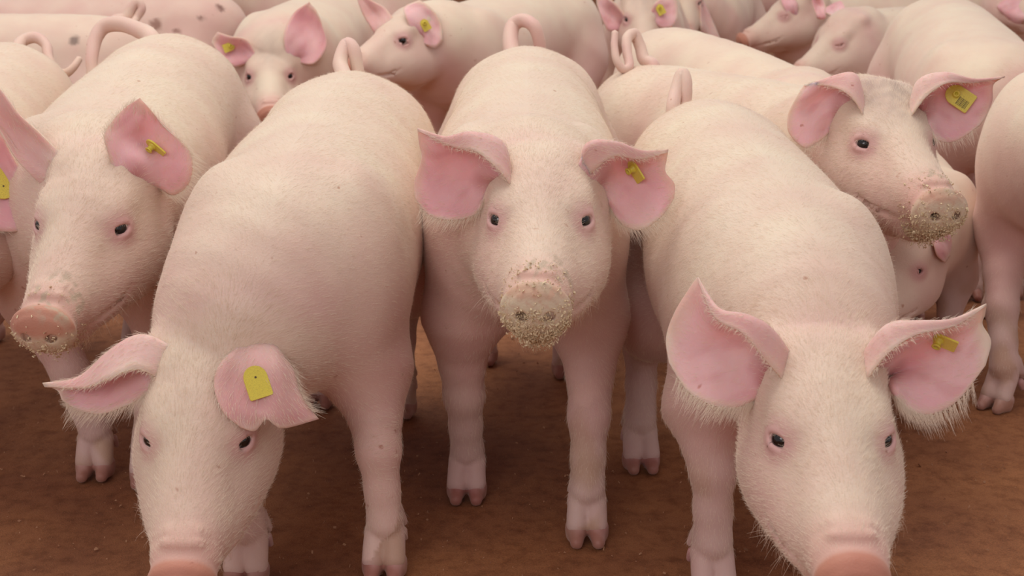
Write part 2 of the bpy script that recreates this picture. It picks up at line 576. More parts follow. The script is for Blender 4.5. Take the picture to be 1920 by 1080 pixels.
def ear_tag(root, px, py, Z, ang, tilt=(0, 0), size=.028, stud=True, plate=True, printed=False, label='yellow plastic ear tag'):
    """D shaped plate with a tubular stud. ang: direction of the square end in the picture (deg, 0 = right, 90 = down)."""
    w = nrm(unp(px, py, 1) - CAMP)
    A = np.concatenate([g.reshape(-1, 3) for g in EARS[root.name]])
    near = A[np.argmax(nrm(A - CAMP) @ w)]
    Z = float((near - CAMP) @ np.array([0, CP, -SP])) - (.012 if stud else .006)
    c = unp(px, py, Z)
    view = nrm(CAMP - c)
    R = nrm(np.cross(view, [0, 0, 1])) * -1
    R = nrm(R - view * (R @ view)); U = nrm(np.cross(view, R))
    if R[0] < 0:
        R = -R
    U = np.cross(R, -view)
    if U[2] < 0:
        U = -U
    a = math.radians(ang)
    X = R * math.cos(a) - U * math.sin(a)
    Nn = nrm(view + R * tilt[0] + U * tilt[1])
    X = nrm(X - Nn * (X @ Nn)); Y = np.cross(Nn, X)
    h = size * .40
    out = [(size * .55, -h), (size * .60, -h * .9), (size * .60, h * .9), (size * .55, h), (-size * .1, h)]
    out += [(-size * .1 - h * 1.05 * math.cos(t), h * math.sin(t)) for t in np.linspace(math.pi / 2 - .2, -math.pi / 2 + .2, 11)]
    out += [(-size * .1, -h)]
    t = .0011
    n = len(out)
    V = [c + X * x + Y * y + Nn * t for x, y in out] + [c + X * x * 1.02 + Y * y * 1.02 - Nn * t for x, y in out]
    V += [c + X * x * .86 + Y * y * .86 + Nn * t * .9 for x, y in out]
    Fc = [tuple(range(2 * n, 3 * n)), tuple(range(2 * n - 1, n - 1, -1))]
    for i in range(n):
        k = (i + 1) % n
        Fc += [(i, n + i, n + k, k), (i, k, 2 * n + k, 2 * n + i)]
    tg = link_mesh('ear_tag', V, Fc, TAGM, root, smooth=False)
    tg['label'] = label
    if stud:
        S = c - X * size * .12
        n = 14
        V, Fc = [], []
        prof = [(.0062, 0), (.0058, .003), (.0040, .0035), (.0038, .0085), (.0052, .009), (.0052, .0105), (.0030, .0105), (.0030, .004)]
        for r, z in prof:
            for b in np.linspace(0, 2 * math.pi, n, endpoint=False):
                V.append(S + X * r * math.cos(b) + Y * r * math.sin(b) + Nn * z)
        for i in range(len(prof) - 1):
            for j in range(n):
                k = (j + 1) % n
                Fc.append((i * n + j, i * n + k, (i + 1) * n + k, (i + 1) * n + j))
        Fc.append(tuple((len(prof) - 1) * n + j for j in range(n)))
        V = np.array(V) - np.array(root.location) * 0
        so = link_mesh('tag_stud', V, Fc, TAGM, root)
        so.parent = tg
        so.data.update()
    else:
        S = c - X * size * .12
        n = 10
        V = [S + X * .0014 * math.cos(b) + Y * .0014 * math.sin(b) + Nn * (t + .0003) for b in np.linspace(0, 6.283, n, endpoint=False)]
        so = link_mesh('rivet_tip', V, [tuple(range(n))], PRINT, root, smooth=False); so.parent = tg
    if printed:
        V, Fc = [], []
        for q in range(9):
            x0 = size * (.06 + .05 * q); w = size * (.018 if q % 3 else .028)
            b = len(V)
            for x, y in ((x0, -h * .75), (x0 + w, -h * .75), (x0 + w, h * .1), (x0, h * .1)):
                V.append(c + X * x + Y * y + Nn * (t * .9 + .0003))
            Fc.append((b, b + 1, b + 2, b + 3))
        so = link_mesh('bar_code', V, Fc, PRINT, root, smooth=False); so.parent = tg
    return tg


def tail(root, pts, r=(.015, .012, .009, .006)):
    P = [unp(*p) for p in pts]
    P = [P[0] + np.array([0, -.01, -.03])] + P
    V, Fc = tube(P, r, 12, 6)
    V = V + wob(V, 160, 5)[:, None] * .0006
    t = lerp(np.tile(PINK, (len(V), 1)), CREAM, .35 + .3 * wob(V, 50, 2))
    o = link_mesh('tail', V, Fc, SKIN, root, tint=t)
    return o, V, Fc


# ------------------------------------------------------------------ the pig
def pig(name, label, hip, sh, zh, zs, head, ypr, feet, g=1.0, s=1.0, h=.009, detail=2, hair=0,
        snout='pink', group=None, crumbs=0, spots=(), jowl=1.0, disc=1.0, grey=0, legs=True, closed=False, seed=0, back_cream=1.0):
    t0 = time.time()
    hip, sh = np.array(hip, float), np.array(sh, float)
    root = bpy.data.objects.new(name, None)
    root.empty_display_size = .1
    root.location = ((hip[0] + sh[0]) / 2, (hip[1] + sh[1]) / 2, 0)
    col.objects.link(root)
    root['label'] = label; root['category'] = 'pig'
    if group:
        root['group'] = group
    F = Field()
    fw = sh - hip; L = np.linalg.norm(fw); fw = np.array([*(fw / L), 0.]); lt = np.array([-fw[1], fw[0], 0.])
    HR = rotm(*ypr); hp = np.array(head, float)
    H = lambda x, y, z: hp + HR @ (np.array([x, y, z]) * s)
    gg = g * s
    h3 = np.array([*hip, 0]); s3 = np.array([*sh, 0])
    up = np.array([0, 0, 1.])
    # trunk: (position, half width, half height)
    sec = [(h3 - fw * .185 * s + up * (zh - .125 * s), .05 * gg, .06 * s),
           (h3 - fw * .13 * s + up * (zh - .135 * s), .100 * gg, .118 * s),
           (h3 - fw * .03 * s + up * (zh - .155 * s), .136 * gg, .152 * s),
           (h3 + fw * L * .30 + up * (zh * .75 + zs * .25 - .155 * s), .140 * gg, .155 * s),
           (h3 + fw * L * .62 + up * (zh * .4 + zs * .6 - .165 * s), .156 * gg, .165 * s),
           (h3 + fw * L * .98 + up * (zs - .158 * s), .142 * gg, .157 * s)]
    nk = H(-.115, 0, -.025)
    a = s3 + fw * .03 + up * (zs - .155 * s)
    dn = nk - a
    sec.append((a + dn * .45 + up * .014, .118 * gg, .132 * s))
    sec.append((a + dn * .80 + up * .006, .093 * s * jowl, .103 * s))
    sec.append((nk, .078 * s, .084 * s))
    C = crom(np.array([np.concatenate([p, [aa, bb]]) for p, aa, bb in sec]), 3)
    for i in range(len(C) - 1):
        A, B = C[i], C[i + 1]
        ll = lt if i < 17 else nrm(lt * .4 + HR[:, 1] * .6)
        F.econe(A[:3], B[:3], A[3], A[4], B[3], B[4], ll, k=.012)
    spine = C[:, :3]
    # hams and shoulders
    for sd in (1, -1):
        F.ell(s3 + lt * sd * .082 * gg - fw * .02 * s + up * (zs - .110 * s), (.065 * s, .040 * gg, .095 * s), np.stack([fw, lt, up], 1) @ rotm(0, 18, 0), k=.04)
    FL, FR, HL, HRt = [np.array([*f, 0.]) for f in feet]
    for sd, foot in ((1, HL), (-1, HRt)):
        bR = np.stack([fw, lt, up], 1)
        F.ell(h3 - fw * .035 * s + lt * sd * .072 * gg + up * (zh - .22 * s), (.130 * s, .074 * gg, .170 * s), bR, k=.05)
        if not legs:
            continue
        st = h3 + fw * .045 * s + lt * sd * .095 * gg + up * (zh - .33 * s)
        hock = foot * .75 + (h3 + lt * sd * .09 * gg) * .25 - fw * .055 * s + up * .175 * s; hock[2] = .185 * s
        fet = foot - fw * .012 * s + up * .074 * s
        F.cone(h3 + lt * sd * .085 * gg + up * (zh - .24 * s) - fw * .03, st, .105 * s, .082 * s, k=.05)
        F.cone(st, hock, .060 * s, .030 * s, k=.04)
        F.chain([hock, hock * .5 + fet * .5, fet], [.030 * s, .0240 * s, .0265 * s], k=.012)
        toes(F, foot, fet, s, nrm(-0 * up + fw))
    for sd, foot in ((1, FL), (-1, FR)):
        el = s3 + lt * sd * .098 * gg + fw * .0 + up * (zs - .305 * s)
        F.ell(s3 + lt * sd * .085 * gg - fw * .005 + up * (zs - .20 * s), (.10 * s, .060 * gg, .150 * s), np.stack([fw, lt, up], 1), k=.04)
        if not legs:
            continue
        car = foot * .62 + np.array([el[0], el[1], 0]) * .38 + fw * .008; car[2] = .175 * s
        fet = foot - fw * .006 * s; fet[2] = .074 * s
        F.cone(el, el * .45 + car * .55, .057 * s, .035 * s, k=.045)
        F.chain([el * .45 + car * .55, car, car * .45 + fet * .55, fet], [.035 * s, .0300 * s, .0240 * s, .0265 * s], k=.012)
        toes(F, foot, fet, s, fw)
    # head
    hs = [(-.140, -.004, .074, .078), (-.090, -.004, .077, .080), (-.040, -.008, .066, .069), (.0, -.019, .054, .060), (.04, -.031, .047, .053), (.08, -.041, .0455, .046), (.12, -.049, .042, .040), (.165, -.056, .038, .034)]
    hs = crom(np.array(hs), 2)
    for (x0, z0, a0, b0), (x1, z1, a1, b1) in zip(hs, hs[1:]):
        F.econe(H(x0, 0, z0), H(x1, 0, z1), a0 * s, b0 * s, a1 * s, b1 * s, HR[:, 1], k=.005 * s)
    for sd in (1, -1):
        F.ell(H(-.030, sd * .044 * jowl, -.070), np.array([.086, .046, .066]) * s, HR @ rotm(sd * -14, -10, 0), k=.03)
        F.ell(H(.045, sd * .036, -.074), np.array([.080, .032, .040]) * s, HR @ rotm(sd * -12, 4, 0), k=.03)
        F.cone(H(-.092, sd * .036, .038), H(-.104, sd * .056, .048), .030 * s, .016 * s, k=.03)      # ear root
        F.ell(H(-.014, sd * .043, .022), np.array([.026, .016, .012]) * s, HR @ rotm(sd * -15, 15, 0), k=.03)   # brow
    F.chain([H(-.06, 0, -.115), H(.04, 0, -.105), H(.10, 0, -.098), H(.142, 0, -.090)], [.046 * s, .032 * s, .025 * s, .020 * s], k=.02)
    SR = HR @ rotm(0, 6, 0)
    F.ell(H(.176, 0, -.055), np.array([.016, .0440 * disc, .038 * disc]) * s, SR, k=.010)
    F.ell(H(.186, 0, -.055), np.array([.009, .034 * disc, .029 * disc]) * s, SR, k=.008)
    F.ell(H(.160, 0, -.013), np.array([.008, .030, .0045]) * s, HR, k=.012, op=-1)       # crease above the disc
    F.ell(H(.149, 0, -.0175), np.array([.006, .022, .004]) * s, HR, k=.010)
    F.ell(H(.134, 0, -.0155), np.array([.005, .018, .003]) * s, HR, k=.010)
    if detail:
        for sd in (1, -1):
            F.ell(H(.197, sd * .0165, -.056), np.array([.016, .0062, .0052]) * s, SR @ rotm(0, 0, sd * 20), k=.005, op=-1)
            mp = [H(.172, sd * .012, -.094), H(.150, sd * .034, -.085), H(.105, sd * .049, -.082), H(.060, sd * .060, -.078), H(.040, sd * .066, -.070)]
            F.chain(mp, [.0022 * s] * 5, k=.009, op=-1)
        F.cone(H(.186, 0, -.088), H(.19, 0, -.080), .003 * s, .0025 * s, k=.006, op=-1)
    eyes = []
    for sd in (1, -1):
        e = nrm(np.array([.74, .62 * sd, .24]))
        ec = np.array([.002, .0495 * sd, -.001])
        r = .0134
        T1 = nrm(np.cross([0, 0, 1], e)) * sd      # towards the nose or the ear
        T1 = nrm(np.array([e[1], -e[0], 0])) * sd
        U1 = nrm(np.cross(e, T1)); U1 = U1 if U1[2] > 0 else -U1
        F.ell(H(*(ec - e * .006)), np.array([1, 1, 1]) * .0180 * s, k=.022 * s)
        if detail:
            if not closed:
                F.ell(H(*(ec + e * .009)), np.array([1.05, 1.05, 1.05]) * .0122 * s, k=.003 * s, op=-1)
            if closed:
                F.chain([H(*(ec + T1 * q_ * .015 - U1 * .003 * (1 - q_ * q_) + e * .0135)) for q_ in np.linspace(-1, 1, 6)], [.0018 * s] * 6, k=.006, op=-1)
            for top in (() if closed else (1, -1)):
                pp = []
                for q in np.linspace(-1, 1, 7):
                    v = T1 * q * .0152 + U1 * top * (((.0092 if top > 0 else .0086) * (.35 if closed else 1)) * math.sqrt(max(0, 1 - q * q)) + .0010) - U1 * .0012 * q
                    dpt = math.sqrt(max(1e-6, .0164 ** 2 - min(v @ v, .0158 ** 2)))
                    pp.append(H(*(ec + v + e * (dpt * .90 + .0006))))
                F.chain(pp, [.0028 * s, .0033 * s, .0036 * s, .0037 * s, .0036 * s, .0033 * s, .0028 * s], k=.005 * s)
        eyes.append((ec, e, r, sd, T1, U1))
    FIELDS[root.name] = F
    V, Q = F.mesh(h)
    loc = lambda P: (P - hp) @ HR / s
    tests = []
    if detail >= 1:
        def t1(C):
            q = loc(C)
            return (q[:, 0] > -.12) & (np.abs(q[:, 1]) < .13) & (q[:, 2] > -.16) & (q[:, 2] < .13) & (q[:, 0] < .22)
        tests.append(t1)
    if detail >= 2:
        def t2(C):
            q = loc(C)
            eye = (np.abs(q[:, 0]) < .045) & (np.abs(np.abs(q[:, 1]) - .050) < .03) & (np.abs(q[:, 2]) < .04)
            return eye | ((q[:, 0] > .03) & (q[:, 0] < .22) & (q[:, 2] < -.0) & (q[:, 2] > -.12) & (np.abs(q[:, 1]) < .08)) | ((C[:, 2] < .085) & (C[:, 2] > -.02))
        def t3(C):
            q = loc(C)
            eye = (np.abs(q[:, 0]) < .028) & (np.abs(np.abs(q[:, 1]) - .050) < .02) & (np.abs(q[:, 2]) < .026)
            return eye | ((q[:, 0] > .155) & (q[:, 0] < .22) & (np.abs(q[:, 2] + .055) < .05) & (np.abs(q[:, 1]) < .06))
        tests += [t2, t3]
    V, Fc = refine(V, Q, tests)
    V, N = F.snap(V, 2)
    # small folds and muscle relief
    q = loc(V)
    amp = .0012 + 0 * V[:, 0]
    V = V + N * (amp * wob(V, 22, seed) + .0004 * wob(V, 90, seed + 1))[:, None]
    V[:, 2] = np.maximum(V[:, 2], .0005)
    # ---- colour
    ti = np.tile(PINK, (len(V), 1))
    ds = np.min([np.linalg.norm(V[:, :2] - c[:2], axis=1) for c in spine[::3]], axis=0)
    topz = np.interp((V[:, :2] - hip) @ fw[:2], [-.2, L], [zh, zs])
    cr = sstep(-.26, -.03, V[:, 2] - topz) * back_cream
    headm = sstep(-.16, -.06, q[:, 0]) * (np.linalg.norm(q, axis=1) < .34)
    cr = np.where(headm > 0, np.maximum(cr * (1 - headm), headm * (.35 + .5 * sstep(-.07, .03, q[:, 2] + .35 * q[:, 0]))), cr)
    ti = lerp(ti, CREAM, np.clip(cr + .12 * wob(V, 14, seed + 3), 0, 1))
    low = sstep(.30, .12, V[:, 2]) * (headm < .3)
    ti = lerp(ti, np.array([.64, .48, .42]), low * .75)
    dirt = sstep(.1, .6, wob(V, 38, seed + 5)) * sstep(.26, .10, V[:, 2]) * (headm < .3)
    ti = lerp(ti, np.array([.50, .33, .21]), dirt * .7)
    for ec, e, r, sd, T1, U1 in eyes:
        dd = np.linalg.norm((q - ec - e * .01) * [1, 1, 1.1], axis=1)
        ti = lerp(ti, np.array([.66, .36, .36]), sstep(.040, .014, dd) * .65)
        dd2 = np.linalg.norm(q - (ec + e * .010 + T1 * .011 - U1 * .013), axis=1)
        ti = lerp(ti, np.array([.45, .24, .14]), sstep(.012, .004, dd2) * (.5 + .4 * wob(V, 300, 6)) * .8)
        de = np.linalg.norm(q - ec, axis=1)
        ti = lerp(ti, np.array([.22, .10, .08]), sstep(.0150, .0135, de) * .8)
    # muzzle and disc
    mz = sstep(.10, .165, q[:, 0]) * (np.abs(q[:, 1]) < .09) * (np.abs(q[:, 2] + .05) < .09)
    ti = lerp(ti, np.array([.68, .40, .33]), mz * .7)
    dm = sstep(.163, .175, q[:, 0]) * (np.abs(q[:, 1]) < .06) * (np.abs(q[:, 2] + .055) < .05)
    ti = lerp(ti, TERRA if snout != 'pale' else np.array([.60, .34, .28]), dm * .9)
    if snout in ('meal', 'half'):
        nn = wob(V, 420, 8) * .5 + .5
        m2 = sstep(.160, .176, q[:, 0]) * (np.abs(q[:, 1]) < .06) * (np.abs(q[:, 2] + .06) < .06)
        topp = 1 - .55 * sstep(-.040, -.028, q[:, 2]) if snout == 'meal' else 1 - .9 * sstep(-.060, -.045, q[:, 2])
        ti = lerp(ti, MEAL, m2 * np.clip(.55 + .9 * nn, 0, 1) * topp)
        ar = sstep(.055, .03, np.linalg.norm(q - np.array([.150, .02, -.02]), axis=1)) * sstep(-.1, .6, wob(V, 200, 9))
        ti = lerp(ti, MEAL * .75, ar * .85)
    if detail:
        for sd in (1, -1):
            dn_ = np.linalg.norm((q - np.array([.190, sd * .0165, -.056])) * [.5, 1, 1.2], axis=1)
            ti = lerp(ti, np.array([.20, .10, .07]), sstep(.009, .005, dn_) * .8)
        ml = np.abs(q[:, 2] + .086) < .006
    if grey:
        gp = sstep(.075, .02, np.linalg.norm((q - np.array([-.055, .010, .065])) * [.6, .8, 1], axis=1)) * (.7 + .4 * wob(V, 120, 4))
        ti = lerp(ti, np.array([.42, .34, .28]), gp * grey)
    if not detail:
        pass
    for (sx, sy, sz, rr, cc) in spots:
        zt = trace(F, sx, sy, sz - .5, sz + .5)
        if zt is None:
            continue
        dd = np.linalg.norm(V - unp(sx, sy, zt), axis=1)
        ti = lerp(ti, np.array(cc), sstep(rr, rr * .7, dd) * .85)
    ti = np.clip(ti, .01, 1)
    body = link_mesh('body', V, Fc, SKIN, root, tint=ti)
    # ---- eyes
    for ec, e, r, sd, T1, U1 in eyes:
        n1, n2 = 16, 12
        VV = []; FF = []
        E3 = HR @ e; A3 = HR @ T1; B3 = HR @ U1
        cc = H(*(ec + e * .0030))
        if closed:
            cc = H(*(ec - e * .006))
        for i in range(n2 + 1):
            th = math.pi * i / n2
            for j in range(n1):
                ph = 2 * math.pi * j / n1
                VV.append(cc + r * s * (math.cos(th) * E3 * (1.07 if i < 3 else 1) + math.sin(th) * (math.cos(ph) * A3 + math.sin(ph) * B3)))
        for i in range(n2):
            for j in range(n1):
                k = (j + 1) % n1
                FF.append((i * n1 + j, (i + 1) * n1 + j, (i + 1) * n1 + k, i * n1 + k))
        eo = link_mesh('eye', VV, FF, EYE, root)
        eo.data.materials.append(EYE_WHITE)
        mi = np.array([1 if (i // n1) >= 3 else 0 for i in range(len(FF))])
        eo.data.polygons.foreach_set('material_index', mi)
    # ---- hooves
    if legs:
        for k_, foot in enumerate((FL, FR, HL, HRt)):
            hoof(root, foot, s, fw)
    # ---- bristles
    if hair:
        cam_side = lambda c, n: (0.02 + ((CAMP - c) * n).sum(1).clip(-.3, 1) > 0) * (1 + 1.4 * (np.linalg.norm(loc(c), axis=1) < .2)) * (np.where(c[:, 2] < .06, .0, 1))
        P, NN = sample_faces(V, Fc, hair, cam_side)
        ql = loc(P)
        back = -fw * .8 - up * .35
        Dh = np.tile(back, (len(P), 1))
        rad = np.sign((P[:, :2] - hip) @ lt[:2])[:, None] * lt
        Dh = Dh + rad * .35
        hm = (sstep(-.20, -.08, ql[:, 0]) * (np.linalg.norm(ql, axis=1) < .3))[:, None]
        hd = np.stack([-np.ones(len(P)), ql[:, 1] * 5, ql[:, 2] * 2 - .2], 1) @ HR.T
        Dh = Dh * (1 - hm) + nrm(hd) * hm
        lg = (sstep(.30, .2, P[:, 2])[:, None]) * (1 - hm)
        Dh = Dh * (1 - lg) + np.array([0, 0, -1.]) * lg
        Dh = Dh + .22 * np.stack([wob(P, 28, 11), wob(P, 28, 12), wob(P, 28, 13)], 1)
        ok = ~((ql[:, 0] > .165) & (np.abs(ql[:, 1]) < .06) & (ql[:, 2] > -.11))
        for ec, e, r, sd, T1, U1 in eyes:
            ok &= np.linalg.norm(ql - ec - e * .008, axis=1) > .0195
        LL = np.where(hm[:, 0] > .5, .0100, .0092) * (1 - .35 * sstep(.05, .15, ql[:, 0]))
        strands('bristles', P[ok], Dh[ok], NN[ok], LL[ok], np.where(hm[ok] > .5, .00015, .00012), root, lift=.17, curl=.2)
        # long whiskers round the jaw
        wm = lambda c, n: ((loc(c)[:, 0] > .02) & (loc(c)[:, 2] < -.075) & (loc(c)[:, 0] < .175)) * 1.0 + 1e-9
        P, NN = sample_faces(V, Fc, 420, wm)
        ql = loc(P); k = (ql[:, 0] > .0) & (ql[:, 2] < -.06)
        P, NN = P[k], NN[k]
        strands('bristles', P, NN + HR[:, 0] * -.4 + np.array([0, 0, -.8]), NN, .024, .00016, root, lift=.7, curl=.5)
        # lashes
        for ec, e, r, sd, T1, U1 in eyes:
            m = 34
            qv = rng.uniform(-1, 1, m)
            PP = np.array([H(*(ec + T1 * a_ * .0115 + U1 * (.0075 * math.sqrt(1 - a_ * a_) + .003) + e * .0125)) for a_ in qv])
            strands('bristles', PP, np.tile(HR @ (e - U1 * .8), (m, 1)), np.tile(HR @ (e * .7 + U1 * .2), (m, 1)), .006, .00014, root, lift=.5)
    if crumbs:
        def cw(c, n):
            q_ = loc(c)
            return ((q_[:, 0] > .125) & (q_[:, 0] < .23) & (q_[:, 2] < .0) & (np.abs(q_[:, 1]) < .06)) * sstep(-.028, -.085, q_[:, 2] + .010 * wob(c, 130, 31)) * (1. + 4 * (q_[:, 2] < -.085) + 3.5 * (q_[:, 0] > .182)) + ((q_[:, 0] > .125) & (np.abs(q_[:, 2]) < .03) & (np.abs(q_[:, 1]) < .05)) * .3 + 1e-9
        P, NN = sample_faces(V, Fc, crumbs, cw)
        ql = loc(P); k = ql[:, 0] > .12
        P, NN = P[k], NN[k]
        ex = rng.random(len(P)) < .30
        P = P + NN * (rng.random(len(P)) * .002)[:, None] - up * (ex * (loc(P)[:, 2] < -.07) * rng.random(len(P)) ** 2 * .012)[:, None]
        VV, FF = [], []
        for p in P:
            sz = rng.uniform(.0005, .0015)
            M = rng.normal(size=(3, 3)) * sz * .8
            b = len(VV)
            VV += [p + M[0], p - M[0], p + M[1], p - M[1], p + M[2], p - M[2]]
            FF += [(b, b + 2, b + 4), (b + 2, b + 1, b + 4), (b + 1, b + 3, b + 4), (b + 3, b, b + 4), (b + 2, b, b + 5), (b + 1, b + 2, b + 5), (b + 3, b + 1, b + 5), (b, b + 3, b + 5)]
        co = link_mesh('feed_crumbs', VV, FF, CRUMB, root, smooth=False)
        co['kind'] = 'stuff'
    print(name, len(V), 'verts', round(time.time() - t0, 2), 's')
    return root


def toes(F, foot, fet, s, fw):
    lt = np.array([-fw[1], fw[0], 0])
    for sd in (1, -1):
        A = fet + lt * sd * .0115 * s - np.array([0, 0, .014 * s])
        B = np.array([*foot[:2], 0]) + lt * sd * .0145 * s + fw * .014 * s + np.array([0, 0, .026 * s])
        F.cone(A, B, .0172 * s, .0156 * s, k=.0025)
        # dew claw
        F.cone(fet + lt * sd * .014 * s - fw * .018 * s + np.array([0, 0, .012 * s]), fet + lt * sd * .022 * s - fw * .032 * s - np.array([0, 0, .016 * s]), .010 * s, .0065 * s, k=.008)


def hoof(root, foot, s, fw):
    """two claws and two dew claws of one foot"""
    F = Field()
    lt = np.array([-fw[1], fw[0], 0])
    g = np.array([*foot[:2], 0.])
    R = np.stack([fw, lt, np.array([0, 0, 1.])], 1)
    up = np.array([0, 0, 1.])
    for sd in (1, -1):
        A = g + lt * sd * .0148 * s + fw * .012 * s
        tip = A + fw * .024 * s + lt * sd * .001 * s
        F.cone(A + up * .020 * s, tip + up * .0085 * s, .0156 * s, .0085 * s, k=.005)
        F.cone(A + up * .018 * s - fw * .006 * s, A + up * .009 * s - fw * .002 * s + lt * sd * .002 * s, .0154 * s, .0135 * s, k=.008)
        F.cone(A + up * .010 * s + lt * sd * .002 * s, tip + up * .006 * s, .0105 * s, .0065 * s, k=.008)
        F.cone(g + lt * sd * .0215 * s - fw * .034 * s + up * .046 * s, g + lt * sd * .024 * s - fw * .040 * s + up * .032 * s, .0070 * s, .0045 * s, k=.004)
    V, Q = F.mesh(.0038 * s)
    V, _g = F.snap(V, 1)
    V[:, 2] = np.maximum(V[:, 2], 0.0)
    t = lerp(np.tile(np.array([.64, .45, .39]), (len(V), 1)), np.array([.40, .21, .15]), np.clip(sstep(.036, .014, V[:, 2]) + .4 * wob(V, 120, 3), 0, 1))
    return link_mesh('hoof', V, Q, HOOF, root, tint=t)


# ------------------------------------------------------------------ setting
def floor_mat():
    m, nt, b = new_mat('earth_floor')
    N = nt.nodes.new; Lk = nt.links.new
    tc = N('ShaderNodeTexCoord')
    big = N('ShaderNodeTexNoise'); big.inputs['Scale'].default_value = 2.6; big.inputs['Detail'].default_value = 6; big.inputs['Roughness'].default_value = .6
    mid = N('ShaderNodeTexNoise'); mid.inputs['Scale'].default_value = 38; mid.inputs['Detail'].default_value = 6; mid.inputs['Roughness'].default_value = .7
    fin = N('ShaderNodeTexNoise'); fin.inputs['Scale'].default_value = 520; fin.inputs['Detail'].default_value = 3
    for n in (big, mid, fin):
        Lk(tc.outputs['Object'], n.inputs['Vector'])
    r1 = N('ShaderNodeValToRGB')
    r1.color_ramp.elements[0].position = .35; r1.color_ramp.elements[0].color = (.24, .095, .045, 1)
    r1.color_ramp.elements[1].position = .65; r1.color_ramp.elements[1].color = (.38, .165, .068, 1)
    Lk(big.outputs['Fac'], r1.inputs['Fac'])
    r2 = N('ShaderNodeValToRGB')
    r2.color_ramp.elements[0].position = .30; r2.color_ramp.elements[0].color = (.62, .55, .50, 1)
    r2.color_ramp.elements[1].position = .55; r2.color_ramp.elements[1].color = (1, 1, 1, 1)
    Lk(mid.outputs['Fac'], r2.inputs['Fac'])
    r3 = N('ShaderNodeValToRGB')
    r3.color_ramp.elements[0].position = .25; r3.color_ramp.elements[0].color = (.72, .72, .72, 1)
    r3.color_ramp.elements[1].position = .72; r3.color_ramp.elements[1].color = (1.25, 1.2, 1.15, 1)
    Lk(fin.outputs['Fac'], r3.inputs['Fac'])
    m1 = N('ShaderNodeMix'); m1.data_type = 'RGBA'; m1.blend_type = 'MULTIPLY'; m1.inputs['Factor'].default_value = 1
    m2 = N('ShaderNodeMix'); m2.data_type = 'RGBA'; m2.blend_type = 'MULTIPLY'; m2.inputs['Factor'].default_value = 1
    Lk(r1.outputs['Color'], m1.inputs[6]); Lk(r2.outputs['Color'], m1.inputs[7])
    Lk(m1.outputs[2], m2.inputs[6]); Lk(r3.outputs['Color'], m2.inputs[7])
    Lk(m2.outputs[2], b.inputs['Base Color'])
    b.inputs['Roughness'].default_value = .75
    b.inputs['Specular IOR Level'].default_value = .3
    ad = N('ShaderNodeMath'); ad.operation = 'MULTIPLY_ADD'; ad.inputs[1].default_value = .25
    Lk(fin.outputs['Fac'], ad.inputs[0]); Lk(mid.outputs['Fac'], ad.inputs[2])
    bp = N('ShaderNodeBump'); bp.inputs['Strength'].default_value = .5; bp.inputs['Distance'].default_value = .006
    Lk(ad.outputs[0], bp.inputs['Height']); Lk(bp.outputs['Normal'], b.inputs['Normal'])
    return m


FLOOR = floor_mat()
xs = np.linspace(-9, 9, 91); ys = np.linspace(-3, 15, 91)
V = np.array([(x, y, 0) for y in ys for x in xs])
Fc = [(j * 91 + i, j * 91 + i + 1, (j + 1) * 91 + i + 1, (j + 1) * 91 + i) for j in range(90) for i in range(90)]
V[:, 2] = -.0035 + .003 * wob(V, 3.1, 21)
fl = link_mesh('floor', V, Fc, FLOOR)
fl['kind'] = 'structure'
# low concrete wall at the far side of the pen
wm, nt, b = new_mat('brown_wall')
b.inputs['Base Color'].default_value = (.30, .15, .07, 1); b.inputs['Roughness'].default_value = .9
bm = bmesh.new(); bmesh.ops.create_cube(bm, size=1)
bmesh.ops.scale(bm, vec=(18, .2, 1.2), verts=bm.verts); bmesh.ops.translate(bm, vec=(0, 15.0, .6), verts=bm.verts)
me = bpy.data.meshes.new('wall_back'); bm.to_mesh(me); bm.free(); me.materials.append(wm)
wl = bpy.data.objects.new('wall_back', me); col.objects.link(wl); wl['kind'] = 'structure'
# grit and straw specks
def grit():
    VV, FF = [], []
    n = 2600
    y = 1.3 + 2.2 * rng.random(n) ** 1.3; x = rng.uniform(-1, 1, n) * (.42 * y + .1)
    for i in range(n):
        sz = rng.uniform(.0006, .0022) * (2.0 if rng.random() < .04 else 1)
        M = rng.normal(size=(3, 3)) * sz * .7
        p = np.array([x[i], y[i], sz * .3 - .001])
        b = len(VV)
        VV += [p + M[0], p - M[0], p + M[1], p - M[1], p + np.array([0, 0, sz])]
        FF += [(b, b + 2, b + 4), (b + 2, b + 1, b + 4), (b + 1, b + 3, b + 4), (b + 3, b, b + 4)]
    return VV, FF


GRIT = simple_mat('sand_grains', (.42, .22, .12), .8)
gv, gf = grit()
go = link_mesh('sand_grains', gv, gf, GRIT, smooth=False)
go['kind'] = 'stuff'; go.parent = fl

# ------------------------------------------------------------------ the herd
# ---- centre pig, head on
r = pig('pig', 'pale pig in the centre facing the camera head on, its snout crusted with meal',
        (.028, 2.60), (.020, 1.99), .643, .605, (.037, 1.757, .506), (-92.8, 6, 0),
        [(.110, 1.875), (-.071, 2.025), (.11, 2.62), (-.06, 2.70)], hair=70000, snout='meal', crumbs=3200, seed=1)
ear(r, [[(960, 350, -.01), (938, 322, -.035), (895, 286, -.042), (850, 276, -.03), (784, 246, 0)],
        [(955, 318, -.0), (938, 268, -.02), (880, 250, -.03), (832, 257, -.02), (783, 242, 0)],
        [(938, 330, .01), (902, 308, .012), (860, 296, .006), (820, 288, .0), (786, 270, 0)],
        [(920, 342, .015), (882, 345, .022), (840, 343, .016), (808, 330, .01), (790, 298, .0)],
        [(912, 362, .01), (888, 385, .012), (850, 392, .010), (808, 380, .008), (777, 340, .006)],
        [(910, 375, .0), (890, 403, .0), (850, 413, -.004), (805, 404, .0), (778, 372, .004)]], 1.90, hair=5000, fringe=500)
